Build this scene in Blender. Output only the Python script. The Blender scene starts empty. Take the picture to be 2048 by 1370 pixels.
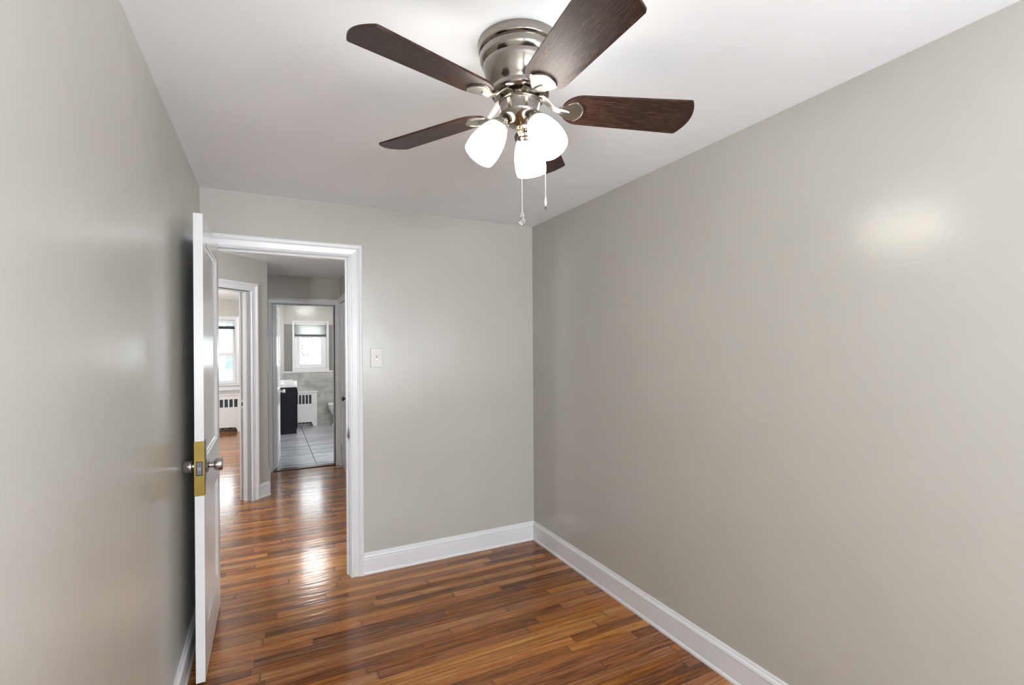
import bpy, bmesh, math, random
from mathutils import Vector, Matrix
random.seed(7)
S = bpy.context.scene
COL = S.collection
PI = math.pi

# ---------------------------------------------------------------- camera
cam_d = bpy.data.cameras.new('camera')
cam = bpy.data.objects.new('camera', cam_d); COL.objects.link(cam)
cam_d.sensor_width = 36.0
cam_d.lens = 969.17 / 2048 * 36.0
cam_d.shift_y = 11.07 / 2048
cam_d.clip_start = 0.02
cam.matrix_world = (Matrix.Translation((0, 0, 1.45)) @ Matrix.Rotation(-0.465066, 4, 'Z')
                    @ Matrix.Rotation(PI / 2, 4, 'X') @ Matrix.Rotation(-0.0065914, 4, 'Z'))
S.camera = cam

# ---------------------------------------------------------------- world, daylight, exposure
W = bpy.data.worlds.new('world'); S.world = W; W.use_nodes = True
bg = W.node_tree.nodes['Background']
bg.inputs[0].default_value = (0.93, 0.965, 1.0, 1)
bg.inputs[1].default_value = 6.5
S.view_settings.view_transform = 'Standard'
S.view_settings.look = 'None'
S.view_settings.exposure = 0.36
S.view_settings.gamma = 1.0
S.view_settings.use_curve_mapping = False
try:
    S.cycles.sample_clamp_indirect = 6.0
except Exception:
    pass

def day_light(name, loc, direction, sx, sy, power, color=(0.93, 0.95, 1.0)):
    d = bpy.data.lights.new(name, 'AREA'); d.shape = 'RECTANGLE'; d.size = sx; d.size_y = sy
    d.energy = power; d.color = color
    o = bpy.data.objects.new(name, d); COL.objects.link(o)
    o.location = loc
    o.rotation_euler = Vector(direction).to_track_quat('-Z', 'Y').to_euler()
    return o
def portal(name, loc, direction, sx, sy):
    o = day_light(name, loc, direction, sx, sy, 1.0)
    o.data.cycles.is_portal = True
    return o
E_REAR, E_SIDE_FILL, E_SHADE, E_BULB = 118.0, 36.0, 14.0, 60.0
E_HALL_FILL, E_BATH, E_BED_FILL = 110.0, 30.0, 150.0
# daylight entering by the window in the wall behind the camera
day_light('daylight_rear_window', (0.72, -2.36, 1.45), (0, 1, 0.85), 1.54, 1.24, E_REAR)
day_light('side_fill_daylight', (1.87, -1.10, 1.45), (-1, 0.25, 0.45), 1.00, 1.24, E_SIDE_FILL)  # added fill through an unseen side window, lifts the left wall
portal('sky_portal_bathroom', (0.71, 10.17, 1.50), (0, -1, 0), 0.56, 0.88)
portal('sky_portal_bedroom', (-0.98, 10.17, 1.40), (0, -1, 0), 0.86, 1.16)

# ---------------------------------------------------------------- dimensions
XL, XR, YB, YR, HZ = -0.3434, 1.793, 3.220, -2.30, 2.3664
HH, HBED = 2.33, 2.344                    # hall and bathroom ceiling, bedroom ceiling
WT = 0.12
YBW = 6.42                                # wall with the bathroom door
YX = 10.02                                # inside face of the outer wall
AP = (-0.01, 5.42)                        # corner of the slanted wall
R2 = math.sqrt(0.5)

# ---------------------------------------------------------------- materials
def srgb(r, g, b):
    f = lambda c: (c / 255 / 12.92) if c / 255 <= 0.04045 else ((c / 255 + 0.055) / 1.055) ** 2.4
    return (f(r), f(g), f(b), 1)

class N:
    """small node-tree helper"""
    def __init__(s, name):
        s.m = bpy.data.materials.new(name); s.m.use_nodes = True
        s.t = s.m.node_tree; s.p = s.t.nodes['Principled BSDF']; s.out = s.t.nodes['Material Output']
    def n(s, typ, **kw):
        nd = s.t.nodes.new(typ)
        for k, v in kw.items(): setattr(nd, k, v)
        return nd
    def l(s, a, b): s.t.links.new(a, b)
    def math(s, op, a, b=None, c=None):
        nd = s.n('ShaderNodeMath', operation=op)
        for i, v in enumerate((a, b, c)):
            if v is None: continue
            if isinstance(v, (int, float)): nd.inputs[i].default_value = v
            else: s.l(v, nd.inputs[i])
        return nd.outputs[0]
    def noise(s, vec, scale, detail=2.0, rough=0.5, dist=0.0):
        nd = s.n('ShaderNodeTexNoise')
        nd.inputs['Scale'].default_value = scale; nd.inputs['Detail'].default_value = detail
        nd.inputs['Roughness'].default_value = rough; nd.inputs['Distortion'].default_value = dist
        if vec is not None: s.l(vec, nd.inputs['Vector'])
        return nd.outputs['Fac']
    def coord(s, scale=None, which='Object'):
        tc = s.n('ShaderNodeTexCoord')
        o = tc.outputs[which]
        if scale:
            mp = s.n('ShaderNodeMapping'); mp.inputs['Scale'].default_value = scale
            s.l(o, mp.inputs['Vector']); o = mp.outputs['Vector']
        return o
    def ramp(s, fac, stops):
        r = s.n('ShaderNodeValToRGB'); e = r.color_ramp.elements
        while len(e) < len(stops): e.new(0.5)
        for el, (p, c) in zip(e, stops): el.position = p; el.color = c
        s.l(fac, r.inputs['Fac']); return r.outputs['Color']
    def bump(s, height, strength=1.0, dist=1.0):
        b = s.n('ShaderNodeBump'); b.inputs['Strength'].default_value = strength; b.inputs['Distance'].default_value = dist
        s.l(height, b.inputs['Height']); s.l(b.outputs['Normal'], s.p.inputs['Normal']); return b
    def set(s, **kw):
        for k, v in kw.items(): s.p.inputs[k.replace('_', ' ')].default_value = v
        return s

def plain(name, col, rough=0.4, metal=0.0, spec=0.5, mottled=0.0, bump=0.0, bscale=60):
    q = N(name); q.set(Base_Color=col, Roughness=rough, Metallic=metal); q.p.inputs['Specular IOR Level'].default_value = spec
    co = q.coord()
    if mottled:
        f = q.noise(co, 9.0, 4.0)
        a = tuple(c * (1 - mottled) for c in col[:3]) + (1,); b = tuple(min(1, c * (1 + mottled)) for c in col[:3]) + (1,)
        q.l(q.ramp(f, [(0.3, a), (0.7, b)]), q.p.inputs['Base Color'])
    if bump:
        q.bump(q.noise(co, bscale, 3.0), 1.0, bump)
    return q.m

def paint(name, col, rough, peel=0.00010, wave=0.0010):
    """rolled wall paint: fine orange peel over slightly wavy plaster"""
    q = N(name); co = q.coord()
    q.set(Roughness=rough)
    f = q.noise(co, 2.2, 3.0)
    a = tuple(c * 0.985 for c in col[:3]) + (1,); b = tuple(min(1, c * 1.015) for c in col[:3]) + (1,)
    q.l(q.ramp(f, [(0.35, a), (0.65, b)]), q.p.inputs['Base Color'])
    h1 = q.math('MULTIPLY', q.noise(co, 120.0, 2.0), peel)
    h2 = q.math('MULTIPLY', q.noise(co, 6.0, 3.0, 0.55), wave)
    q.bump(q.math('ADD', h1, h2), 1.0, 1.0)
    return q.m

M = {}
M['wall'] = paint('greige_wall_paint', (0.472, 0.456, 0.418, 1), 0.24, 0.00030, 0.0014)
M['band'] = paint('recess_shade_paint', (0.215, 0.21, 0.20, 1), 0.5)  # shade of the window recess put into a flat darker grey
M['ceiling'] = paint('white_ceiling_paint', (0.87, 0.895, 0.925, 1), 0.75, 0.00005, 0.0004)
M['trim'] = paint('white_trim_paint', (0.74, 0.74, 0.755, 1), 0.26, 0.00002, 0.0005)
M['door'] = paint('white_door_paint', (0.74, 0.74, 0.75, 1), 0.20, 0.00002, 0.0012)
M['plastic'] = plain('white_plastic', (0.64, 0.625, 0.60, 1), 0.35, mottled=0.02)
M['dark'] = plain('dark_recess', (0.010, 0.010, 0.011, 1), 0.7, mottled=0.1)
M['slot'] = plain('slot_backing', (0.020, 0.028, 0.034, 1), 0.55, mottled=0.5)
M['brass'] = plain('aged_brass', srgb(146, 123, 58), 0.45, 0.7, mottled=0.14)
M['knob'] = plain('satin_nickel_knob', (0.50, 0.485, 0.48, 1), 0.24, 1.0, mottled=0.05)
M['steel'] = plain('dull_steel', (0.24, 0.25, 0.275, 1), 0.38, 1.0, mottled=0.1)
M['plate'] = plain('grey_lock_plate', (0.13, 0.135, 0.15, 1), 0.5, 0.35, mottled=0.15)
M['bronze'] = plain('dark_bronze', (0.12, 0.085, 0.07, 1), 0.38, 0.9, mottled=0.1)
M['gold'] = plain('polished_brass', (0.60, 0.47, 0.27, 1), 0.15, 1.0, mottled=0.05)
M['enamel'] = plain('white_radiator_enamel', (0.76, 0.755, 0.73, 1), 0.38, mottled=0.02, bump=0.0002)
M['porcelain'] = plain('white_porcelain', (0.82, 0.82, 0.81, 1), 0.08, mottled=0.01)
M['vanity'] = plain('dark_vanity_wood', (0.006, 0.007, 0.010, 1), 0.35, spec=0.15, mottled=0.4)
M['chrome'] = plain('chrome', (0.72, 0.73, 0.75, 1), 0.08, 1.0, mottled=0.02)
M['vinyl'] = plain('white_window_vinyl', (0.80, 0.80, 0.80, 1), 0.35, mottled=0.01)
M['navy'] = plain('dark_blind_rail', (0.035, 0.038, 0.055, 1), 0.45, mottled=0.2)
M['threshold'] = plain('dark_threshold_wood', (0.055, 0.018, 0.010, 1), 0.18, mottled=0.3)
M['cord'] = plain('white_chain_metal', (0.80, 0.79, 0.76, 1), 0.2, 0.6, mottled=0.02)

q = N('brushed_nickel'); co = q.coord((6, 6, 240))
q.set(Base_Color=(0.32, 0.29, 0.26, 1), Metallic=1.0)
g = q.noise(co, 3.0, 2.0)
q.l(q.math('MULTIPLY_ADD', g, 0.10, 0.10), q.p.inputs['Roughness'])
M['nickel'] = q.m

q = N('satin_nickel_iron'); q.set(Base_Color=(0.46, 0.43, 0.385, 1), Metallic=1.0)
q.l(q.math('MULTIPLY_ADD', q.noise(q.coord(), 90.0, 2.0), 0.08, 0.25), q.p.inputs['Roughness'])
M['iron'] = q.m

q = N('dark_walnut_blade'); co = q.coord((4, 70, 70))
g1 = q.noise(co, 6.0, 6.0, 0.7, 0.6); g2 = q.noise(q.coord((14, 330, 330)), 2.0, 3.0, 0.7)
f = q.math('ADD', q.math('MULTIPLY', g1, 0.55), q.math('MULTIPLY', g2, 0.45))
q.l(q.ramp(f, [(0.38, srgb(18, 10, 8)), (0.50, srgb(46, 28, 22)), (0.60, srgb(84, 60, 49)), (0.68, srgb(140, 112, 96))]), q.p.inputs['Base Color'])
q.l(q.math('MULTIPLY_ADD', g1, -0.10, 0.46), q.p.inputs['Roughness'])
q.bump(f, 1.0, 0.0006)
q.p.inputs['Specular IOR Level'].default_value = 0.28
M['blade'] = q.m

def glow(name, col, strength):
    q = N(name); q.set(Base_Color=(0.85, 0.85, 0.83, 1), Roughness=0.25)
    q.p.inputs['Emission Color'].default_value = col; q.p.inputs['Emission Strength'].default_value = strength
    f = q.noise(q.coord(), 20.0, 2.0)
    q.l(q.math('MULTIPLY_ADD', f, 0.06, 0.22), q.p.inputs['Roughness'])
    return q.m
WARM = (1.0, 0.955, 0.88, 1)
M['shade'] = glow('lit_opal_glass', WARM, E_SHADE)
M['bulb'] = glow('lit_bulb', WARM, E_BULB)
M['fill_hall'] = glow('hall_fill_glow', (0.95, 0.98, 1.0, 1), E_HALL_FILL)  # glow of the globe added to brighten the hall
M['lamp_bath'] = glow('lit_bath_lamp', (1, 0.99, 0.97, 1), E_BATH)
M['fill_bed'] = glow('bedroom_fill_glow', (0.93, 0.97, 1.0, 1), E_BED_FILL)  # glow of the globe added to brighten the bedroom

q = N('window_glass')
tr = q.n('ShaderNodeBsdfTransparent'); tr.inputs[0].default_value = (0.93, 0.96, 0.96, 1)
gl = q.n('ShaderNodeBsdfGlossy'); gl.inputs['Roughness'].default_value = 0.02
fr = q.n('ShaderNodeFresnel'); fr.inputs['IOR'].default_value = 1.45
mx = q.n('ShaderNodeMixShader')
q.l(fr.outputs[0], mx.inputs[0]); q.l(tr.outputs[0], mx.inputs[1]); q.l(gl.outputs[0], mx.inputs[2]); q.l(mx.outputs[0], q.out.inputs[0])
M['glass'] = q.m

q = N('crystal'); q.set(Base_Color=(1, 1, 1, 1), Roughness=0.02); q.p.inputs['Transmission Weight'].default_value = 1.0
q.p.inputs['IOR'].default_value = 1.5
M['crystal'] = q.m

q = N('white_blind_fabric'); q.set(Base_Color=(0.78, 0.79, 0.78, 1), Roughness=0.8)
q.p.inputs['Transmission Weight'].default_value = 0.0
ts = q.n('ShaderNodeBsdfTranslucent'); ts.inputs[0].default_value = (0.92, 0.93, 0.92, 1)
mx = q.n('ShaderNodeMixShader'); mx.inputs[0].default_value = 0.75
q.l(q.p.outputs[0], mx.inputs[1]); q.l(ts.outputs[0], mx.inputs[2]); q.l(mx.outputs[0], q.out.inputs[0])
q.bump(q.noise(q.coord((400, 400, 400)), 1.0), 1.0, 0.0002)
M['fabric'] = q.m

# oak strip floor: 57 mm boards along X, random lengths and tones, lightly cupped and glossy
def wood_floor():
    q = N('oak_strip_floor'); co = q.coord()
    sp = q.n('ShaderNodeSeparateXYZ'); q.l(co, sp.inputs[0]); x, y = sp.outputs[0], sp.outputs[1]
    BW = 0.057
    ry = q.math('DIVIDE', y, BW); row = q.math('FLOOR', ry); fy = q.math('SUBTRACT', ry, row)
    wn = q.n('ShaderNodeTexWhiteNoise', noise_dimensions='1D'); q.l(row, wn.inputs['W'])
    ln = q.math('MULTIPLY_ADD', wn.outputs['Value'], 1.0, 0.65)
    rx = q.math('DIVIDE', q.math('MULTIPLY_ADD', wn.outputs['Value'], 17.3, x), ln)
    ix = q.math('FLOOR', rx); fx = q.math('MULTIPLY', q.math('SUBTRACT', rx, ix), ln)
    cv = q.n('ShaderNodeCombineXYZ'); q.l(row, cv.inputs[0]); q.l(ix, cv.inputs[1])
    wb = q.n('ShaderNodeTexWhiteNoise', noise_dimensions='2D'); q.l(cv.outputs[0], wb.inputs['Vector'])
    tone = wb.outputs['Value']
    sc = q.n('ShaderNodeSeparateColor'); q.l(wb.outputs['Color'], sc.inputs[0])
    # grain coordinates, shifted for every board
    def gcoord(kx, ky, k1, k2):
        c_ = q.n('ShaderNodeCombineXYZ')
        q.l(q.math('MULTIPLY_ADD', tone, k1, q.math('MULTIPLY', x, kx)), c_.inputs[0]); q.l(q.math('MULTIPLY', y, ky), c_.inputs[1]); q.l(q.math('MULTIPLY', sc.outputs[0], k2), c_.inputs[2])
        return c_.outputs[0]
    g1 = q.noise(gcoord(2.2, 52.0, 31.0, 53.0), 1.0, 3.0, 0.6, 0.8)            # broad streaks
    g2 = q.noise(gcoord(5.0, 260.0, 11.0, 17.0), 1.0, 4.0, 0.65, 0.4)          # fine dark grain
    g3 = q.noise(gcoord(22.0, 900.0, 5.0, 29.0), 1.0, 2.0, 0.6)                # pores
    wv = q.n('ShaderNodeTexWave', wave_type='RINGS', rings_direction='Z')       # cathedral figure on some boards
    wv.inputs['Scale'].default_value = 1.6; wv.inputs['Distortion'].default_value = 3.0; wv.inputs['Detail'].default_value = 3.0; wv.inputs['Detail Scale'].default_value = 1.2
    q.l(gcoord(0.9, 34.0, 23.0, 7.0), wv.inputs['Vector'])
    fig = q.math('MULTIPLY', q.math('GREATER_THAN', sc.outputs[1], 0.45), 0.13)
    f = q.math('MULTIPLY_ADD', tone, 0.20, -0.01)
    f = q.math('MULTIPLY_ADD', g1, 0.42, f)
    f = q.math('MULTIPLY_ADD', g2, 0.50, f)
    f = q.math('MULTIPLY_ADD', g3, 0.14, f)
    f = q.math('ADD', f, q.math('MULTIPLY', q.math('SUBTRACT', wv.outputs['Fac'], 0.5), fig))
    colr = q.ramp(f, [(0.42, srgb(44, 21, 10)), (0.50, srgb(92, 51, 25)), (0.585, srgb(134, 82, 44)), (0.70, srgb(162, 106, 61)), (0.82, srgb(204, 150, 92))])
    hs = q.n('ShaderNodeHueSaturation'); q.l(colr, hs.inputs['Color'])
    q.l(q.math('MULTIPLY_ADD', sc.outputs[1], 0.008, 0.497), hs.inputs['Hue']); q.l(q.math('MULTIPLY_ADD', sc.outputs[2], 0.12, 0.98), hs.inputs['Saturation'])
    ey = q.math('MINIMUM', fy, q.math('SUBTRACT', 1.0, fy))
    ex = q.math('MINIMUM', fx, q.math('SUBTRACT', ln, fx))
    jy = q.math('LESS_THAN', ey, 0.018); jx = q.math('LESS_THAN', ex, 0.0012)
    gap = q.math('MAXIMUM', jy, jx)
    # worn finish darkens irregularly beside some joints
    sm = q.n('ShaderNodeMapRange'); sm.inputs[1].default_value = 0.0; sm.inputs[2].default_value = 0.012; q.l(ex, sm.inputs[0])
    wear = q.math('MULTIPLY', q.math('SUBTRACT', 1.0, sm.outputs[0]), q.math('MULTIPLY', sc.outputs[0], 0.5))
    dk = q.math('MULTIPLY', q.math('MAXIMUM', q.math('MULTIPLY', gap, 0.75), wear), 1.0)
    mx = q.n('ShaderNodeMix', data_type='RGBA'); q.l(dk, mx.inputs[0]); q.l(hs.outputs[0], mx.inputs[6]); mx.inputs[7].default_value = srgb(40, 20, 12)
    q.l(mx.outputs[2], q.p.inputs['Base Color'])
    # cupped boards, each tilted a hair, plus finish ripples
    c = q.math('SUBTRACT', fy, 0.5)
    cup = q.math('MULTIPLY', q.math('MULTIPLY', c, c), 0.00055)
    tilt = q.math('MULTIPLY', q.math('MULTIPLY', c, q.math('SUBTRACT', sc.outputs[0], 0.5)), 0.00045)
    rip = q.math('MULTIPLY', q.noise(q.coord((6, 26, 1)), 1.4, 2.0), 0.0009)
    fine = q.math('MULTIPLY', g2, 0.00004)
    h = q.math('ADD', q.math('ADD', cup, tilt), q.math('ADD', rip, fine))
    h = q.math('MULTIPLY_ADD', gap, -0.0006, h)
    q.bump(h, 1.0, 1.0)
    q.l(q.math('MULTIPLY_ADD', g1, 0.08, 0.11), q.p.inputs['Roughness'])
    q.p.inputs['Specular IOR Level'].default_value = 0.5
    return q.m
M['oak'] = wood_floor()

def tiles(name, axes, bw, bh, col1, col2, mortar, off=(0, 0), offset=0.0, rough=0.25, vein=(1.2, 9.0), ms=0.004):
    q = N(name); co = q.coord(); sp = q.n('ShaderNodeSeparateXYZ'); q.l(co, sp.inputs[0])
    cv = q.n('ShaderNodeCombineXYZ')
    u = q.math('ADD', sp.outputs[axes[0]], off[0]); v = q.math('ADD', sp.outputs[axes[1]], off[1])
    q.l(u, cv.inputs[0]); q.l(v, cv.inputs[1])
    br = q.n('ShaderNodeTexBrick', offset=offset); br.inputs['Scale'].default_value = 1.0
    br.inputs['Brick Width'].default_value = bw; br.inputs['Row Height'].default_value = bh
    br.inputs['Mortar Size'].default_value = ms; br.inputs['Mortar Smooth'].default_value = 0.1
    q.l(cv.outputs[0], br.inputs['Vector'])
    gv = q.n('ShaderNodeCombineXYZ'); q.l(q.math('MULTIPLY', u, vein[0]), gv.inputs[0]); q.l(q.math('MULTIPLY', v, vein[1]), gv.inputs[1])
    n = q.noise(gv.outputs[0], 1.6, 6.0, 0.6, 0.8)
    c = q.ramp(n, [(0.35, col1), (0.65, col2)])
    q.l(c, br.inputs['Color1']); q.l(c, br.inputs['Color2']); br.inputs['Mortar'].default_value = mortar
    q.l(br.outputs['Color'], q.p.inputs['Base Color']); q.set(Roughness=rough)
    q.bump(br.outputs['Fac'], 1.0, -0.001)
    return q.m
M['floor_tile'] = tiles('grey_plank_floor_tile', (0, 1), 1.2, 0.61, srgb(150, 152, 160), srgb(196, 197, 203), srgb(58, 60, 66), off=(0.67, 0.05), rough=0.22, ms=0.006)
M['wall_tile'] = tiles('grey_marble_wall_tile', (0, 2), 0.61, 0.207, srgb(150, 149, 143), srgb(186, 185, 180), srgb(150, 148, 142), off=(-0.07, -0.004), offset=0.5, rough=0.3, vein=(2.0, 3.0))
M['siding'] = tiles('pale_blue_siding', (0, 2), 6.0, 0.12, srgb(150, 160, 168), srgb(164, 173, 180), srgb(126, 136, 146), rough=0.6, ms=0.006)
M['house_glass'] = plain('house_window_glass', srgb(104, 122, 134), 0.3, mottled=0.2)
M['grass'] = plain('winter_lawn', (0.30, 0.32, 0.24, 1), 0.9, mottled=0.3)
M['bark'] = plain('grey_bark', (0.34, 0.33, 0.32, 1), 0.9, mottled=0.4)
M['leaf'] = plain('pale_leaves', (0.30, 0.32, 0.28, 1), 0.8, mottled=0.4)
M['roof'] = plain('grey_roof', (0.25, 0.25, 0.26, 1), 0.8, mottled=0.3)

# ---------------------------------------------------------------- mesh helpers
def box(bm, x0, x1, y0, y1, z0, z1):
    v = [bm.verts.new((x, y, z)) for z in (z0, z1) for x, y in ((x0, y0), (x1, y0), (x1, y1), (x0, y1))]
    for f in ((3, 2, 1, 0), (4, 5, 6, 7), (0, 1, 5, 4), (1, 2, 6, 5), (2, 3, 7, 6), (3, 0, 4, 7)):
        bm.faces.new([v[i] for i in f])
    return v
def bbox(bm, x0, x1, y0, y1, z0, z1, b=0.003, seg=2):
    """bevelled box"""
    t = bmesh.new(); box(t, x0, x1, y0, y1, z0, z1)
    bmesh.ops.bevel(t, geom=t.edges[:] , offset=b, segments=seg, affect='EDGES', profile=0.6)
    merge(bm, t)
def merge(bm, t, mat=None):
    me = bpy.data.meshes.new('tmp'); t.to_mesh(me); t.free()
    if mat is not None: me.transform(mat)
    bm.from_mesh(me); bpy.data.meshes.remove(me)
def prism(bm, pts, z0, z1):
    a = [bm.verts.new((x, y, z0)) for x, y in pts]; b = [bm.verts.new((x, y, z1)) for x, y in pts]
    n = len(pts)
    bm.faces.new(a[::-1]); bm.faces.new(b)
    for i in range(n): bm.faces.new((a[i], a[(i + 1) % n], b[(i + 1) % n], b[i]))
def lathe(bm, prof, mat=None, seg=48, closed=False):
    """profile of (r, z) turned about Z; ends at r=0 close themselves"""
    t = bmesh.new(); rings = []
    for r, z in prof:
        if r < 1e-6: rings.append([t.verts.new((0, 0, z))])
        else: rings.append([t.verts.new((r * math.cos(2 * PI * k / seg), r * math.sin(2 * PI * k / seg), z)) for k in range(seg)])
    pairs = list(zip(rings, rings[1:]))
    if closed: pairs.append((rings[-1], rings[0]))
    for A, B in pairs:
        for k in range(seg):
            j = (k + 1) % seg
            if len(A) == 1 and len(B) == 1: continue
            if len(A) == 1: t.faces.new((A[0], B[j], B[k]))
            elif len(B) == 1: t.faces.new((A[k], A[j], B[0]))
            else: t.faces.new((A[k], A[j], B[j], B[k]))
    bmesh.ops.recalc_face_normals(t, faces=t.faces[:])
    merge(bm, t, mat)
def tube(bm, pts, r, seg=10, cap=True):
    pts = [Vector(p) for p in pts]; rr = r if isinstance(r, (list, tuple)) else [r] * len(pts)
    t = bmesh.new(); rings = []; up = None
    for i, p in enumerate(pts):
        d = (pts[min(i + 1, len(pts) - 1)] - pts[max(i - 1, 0)]).normalized()
        if up is None: up = Vector((0, 0, 1)) if abs(d.z) < 0.9 else Vector((1, 0, 0))
        s = d.cross(up).normalized(); u = s.cross(d).normalized(); up = u
        rings.append([t.verts.new(p + (s * math.cos(2 * PI * k / seg) + u * math.sin(2 * PI * k / seg)) * rr[i]) for k in range(seg)])
    for A, B in zip(rings, rings[1:]):
        for k in range(seg): t.faces.new((A[k], A[(k + 1) % seg], B[(k + 1) % seg], B[k]))
    if cap: t.faces.new(rings[0][::-1]); t.faces.new(rings[-1])
    bmesh.ops.recalc_face_normals(t, faces=t.faces[:])
    merge(bm, t)
def along(origin, direction):
    """matrix whose +Z runs along direction from origin"""
    return Matrix.Translation(origin) @ Vector(direction).to_track_quat('Z', 'Y').to_matrix().to_4x4()
def obj(name, bm, mat, parent=None, smooth=False, loc=None, rotz=None):
    me = bpy.data.meshes.new(name); bmesh.ops.recalc_face_normals(bm, faces=bm.faces[:]) if not smooth else None
    bm.to_mesh(me); bm.free()
    for m_ in (mat if isinstance(mat, (list, tuple)) else [mat]): me.materials.append(M[m_])
    if smooth:
        for p in me.polygons: p.use_smooth = True
        try: me.set_sharp_from_angle(angle=math.radians(38))
        except Exception: pass
    o = bpy.data.objects.new(name, me); COL.objects.link(o)
    if parent is not None: o.parent = parent
    if loc is not None: o.location = loc
    if rotz is not None: o.rotation_euler = (0, 0, rotz)
    return o
def struct(name, bm, mat, parent=None, label=None, cat=None, **kw):
    o = obj(name, bm, mat, parent, **kw)
    if parent is None:
        o['kind'] = 'structure'
        if label: o['label'] = label
        if cat: o['category'] = cat
    return o
def thing(name, label, cat, loc=(0, 0, 0), rotz=0.0, group=None):
    o = bpy.data.objects.new(name, None); COL.objects.link(o); o.empty_display_size = 0.05
    o.location = loc; o.rotation_euler = (0, 0, rotz); o['label'] = label; o['category'] = cat
    if group: o['group'] = group
    return o
B = bmesh.new

# ---------------------------------------------------------------- room shell
bm = B(); box(bm, -3.6, 2.1, -2.5, 6.47, -0.06, 0.0); box(bm, -3.6, -0.06, 6.47, 10.3, -0.06, 0.0)
struct('floor', bm, 'oak', label='glossy reddish oak strip floor running through room, hall and bedroom', cat='floor')
bm = B(); box(bm, -0.06, 2.1, 6.47, 10.2, -0.06, 0.002)
struct('floor_bathroom', bm, 'floor_tile', label='grey tile floor beyond the dark wooden threshold', cat='floor')

bm = B(); box(bm, XL - 0.12, XR + 0.12, YR - 0.12, YB + 0.06, HZ, HZ + 0.1)
struct('ceiling', bm, 'ceiling', label='white ceiling carrying the ceiling fan', cat='ceiling')
bm = B(); prism(bm, [(-1.4, YB + 0.06), (1.0, YB + 0.06), (1.0, 6.47), (-0.06, 6.47), (-0.06, 5.45), (-1.4, 4.11)], HH, HH + 0.1)
struct('ceiling_hall', bm, 'ceiling', label='white hall ceiling seen through the open doorway', cat='ceiling')
bm = B(); box(bm, -0.06, 2.1, 6.47, 10.2, HH, HH + 0.1)
struct('ceiling_bathroom', bm, 'ceiling', label='white ceiling of the bathroom', cat='ceiling')
bm = B(); prism(bm, [(-0.06, 5.45), (-0.06, 10.2), (-3.6, 10.2), (-3.6, 4.11), (-1.4, 4.11)], HBED, HBED + 0.1)
struct('ceiling_bedroom', bm, 'ceiling', label='white ceiling of the bedroom past the slanted wall', cat='ceiling')

bm = B(); box(bm, XL - 0.12, XL, YR - 0.12, YB + WT, 0, HZ + .05)
struct('wall_left', bm, 'wall', label='glossy greige wall behind the open panelled door', cat='wall')
bm = B(); vy0, vy1, vz0, vz1 = -1.62, -0.58, 0.82, 2.08
box(bm, XR, XR + 0.12, vy1, YB + WT, 0, HZ + .05); box(bm, XR, XR + 0.12, YR - 0.12, vy0, 0, HZ + .05); box(bm, XR, XR + 0.12, vy0, vy1, 0, vz0); box(bm, XR, XR + 0.12, vy0, vy1, vz1, HZ + .05)
struct('wall_right', bm, 'wall', label='long bare greige wall catching the shine of the fan lamps', cat='wall')
# doorway of this room: jamb faces at DX0 and DX1, head at DZ
DX0, DX1, DZ = -0.289, 0.455, 2.036
bm = B(); box(bm, XL, DX0 - 0.02, YB, YB + WT, 0, HZ + .03); box(bm, DX1 + 0.02, XR, YB, YB + WT, 0, HZ + .03)
box(bm, DX0 - 0.02, DX1 + 0.02, YB, YB + WT, DZ + 0.02, HZ + .03)
struct('wall_back', bm, 'wall', label='greige end wall with the open doorway', cat='wall')
bm = B(); wx0, wx1, wz0, wz1 = -0.06, 1.50, 0.82, 2.08
box(bm, XL, wx0, YR - WT, YR, 0, HZ); box(bm, wx1, XR, YR - WT, YR, 0, HZ); box(bm, wx0, wx1, YR - WT, YR, 0, wz0); box(bm, wx0, wx1, YR - WT, YR, wz1, HZ)
struct('wall_rear', bm, 'wall')

# hall
HXR = 0.80
CY0, CY1, CZ = 5.72, 6.345, 2.02               # closet opening in the hall's right-hand wall
bm = B(); box(bm, HXR, HXR + 0.1, YB + WT, CY0, 0, HH + .02); box(bm, HXR, HXR + 0.1, CY1, YBW, 0, HH + .02); box(bm, HXR, HXR + 0.1, CY0, CY1, CZ, HH + .02)
struct('wall_hall_right', bm, 'wall', label='narrow greige hall wall holding the closed closet door', cat='wall')
bm = B(); box(bm, -0.11, -0.01, AP[1], YBW + 0.1, 0, HH + .02)
struct('wall_hall_left', bm, 'wall')
bm = B(); box(bm, -1.30, -1.18, YB + WT, 4.30, 0, HH + .02); box(bm, -1.30, XL - 0.12, YB, YB + WT, 0, HH + 0.02)
struct('wall_hall_side', bm, 'wall')
# wall with the bathroom door
BX0, BX1, BZ = 0.042, 0.735, 1.998
bm = B(); box(bm, -0.01, BX0, YBW, YBW + 0.1, 0, HH + .02); box(bm, BX1, 0.95, YBW, YBW + 0.1, 0, HH + .02); box(bm, BX0, BX1, YBW, YBW + 0.1, BZ, HH + .02)
struct('wall_hall_end', bm, 'wall', label='greige wall over and around the bathroom doorway', cat='wall')

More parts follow.
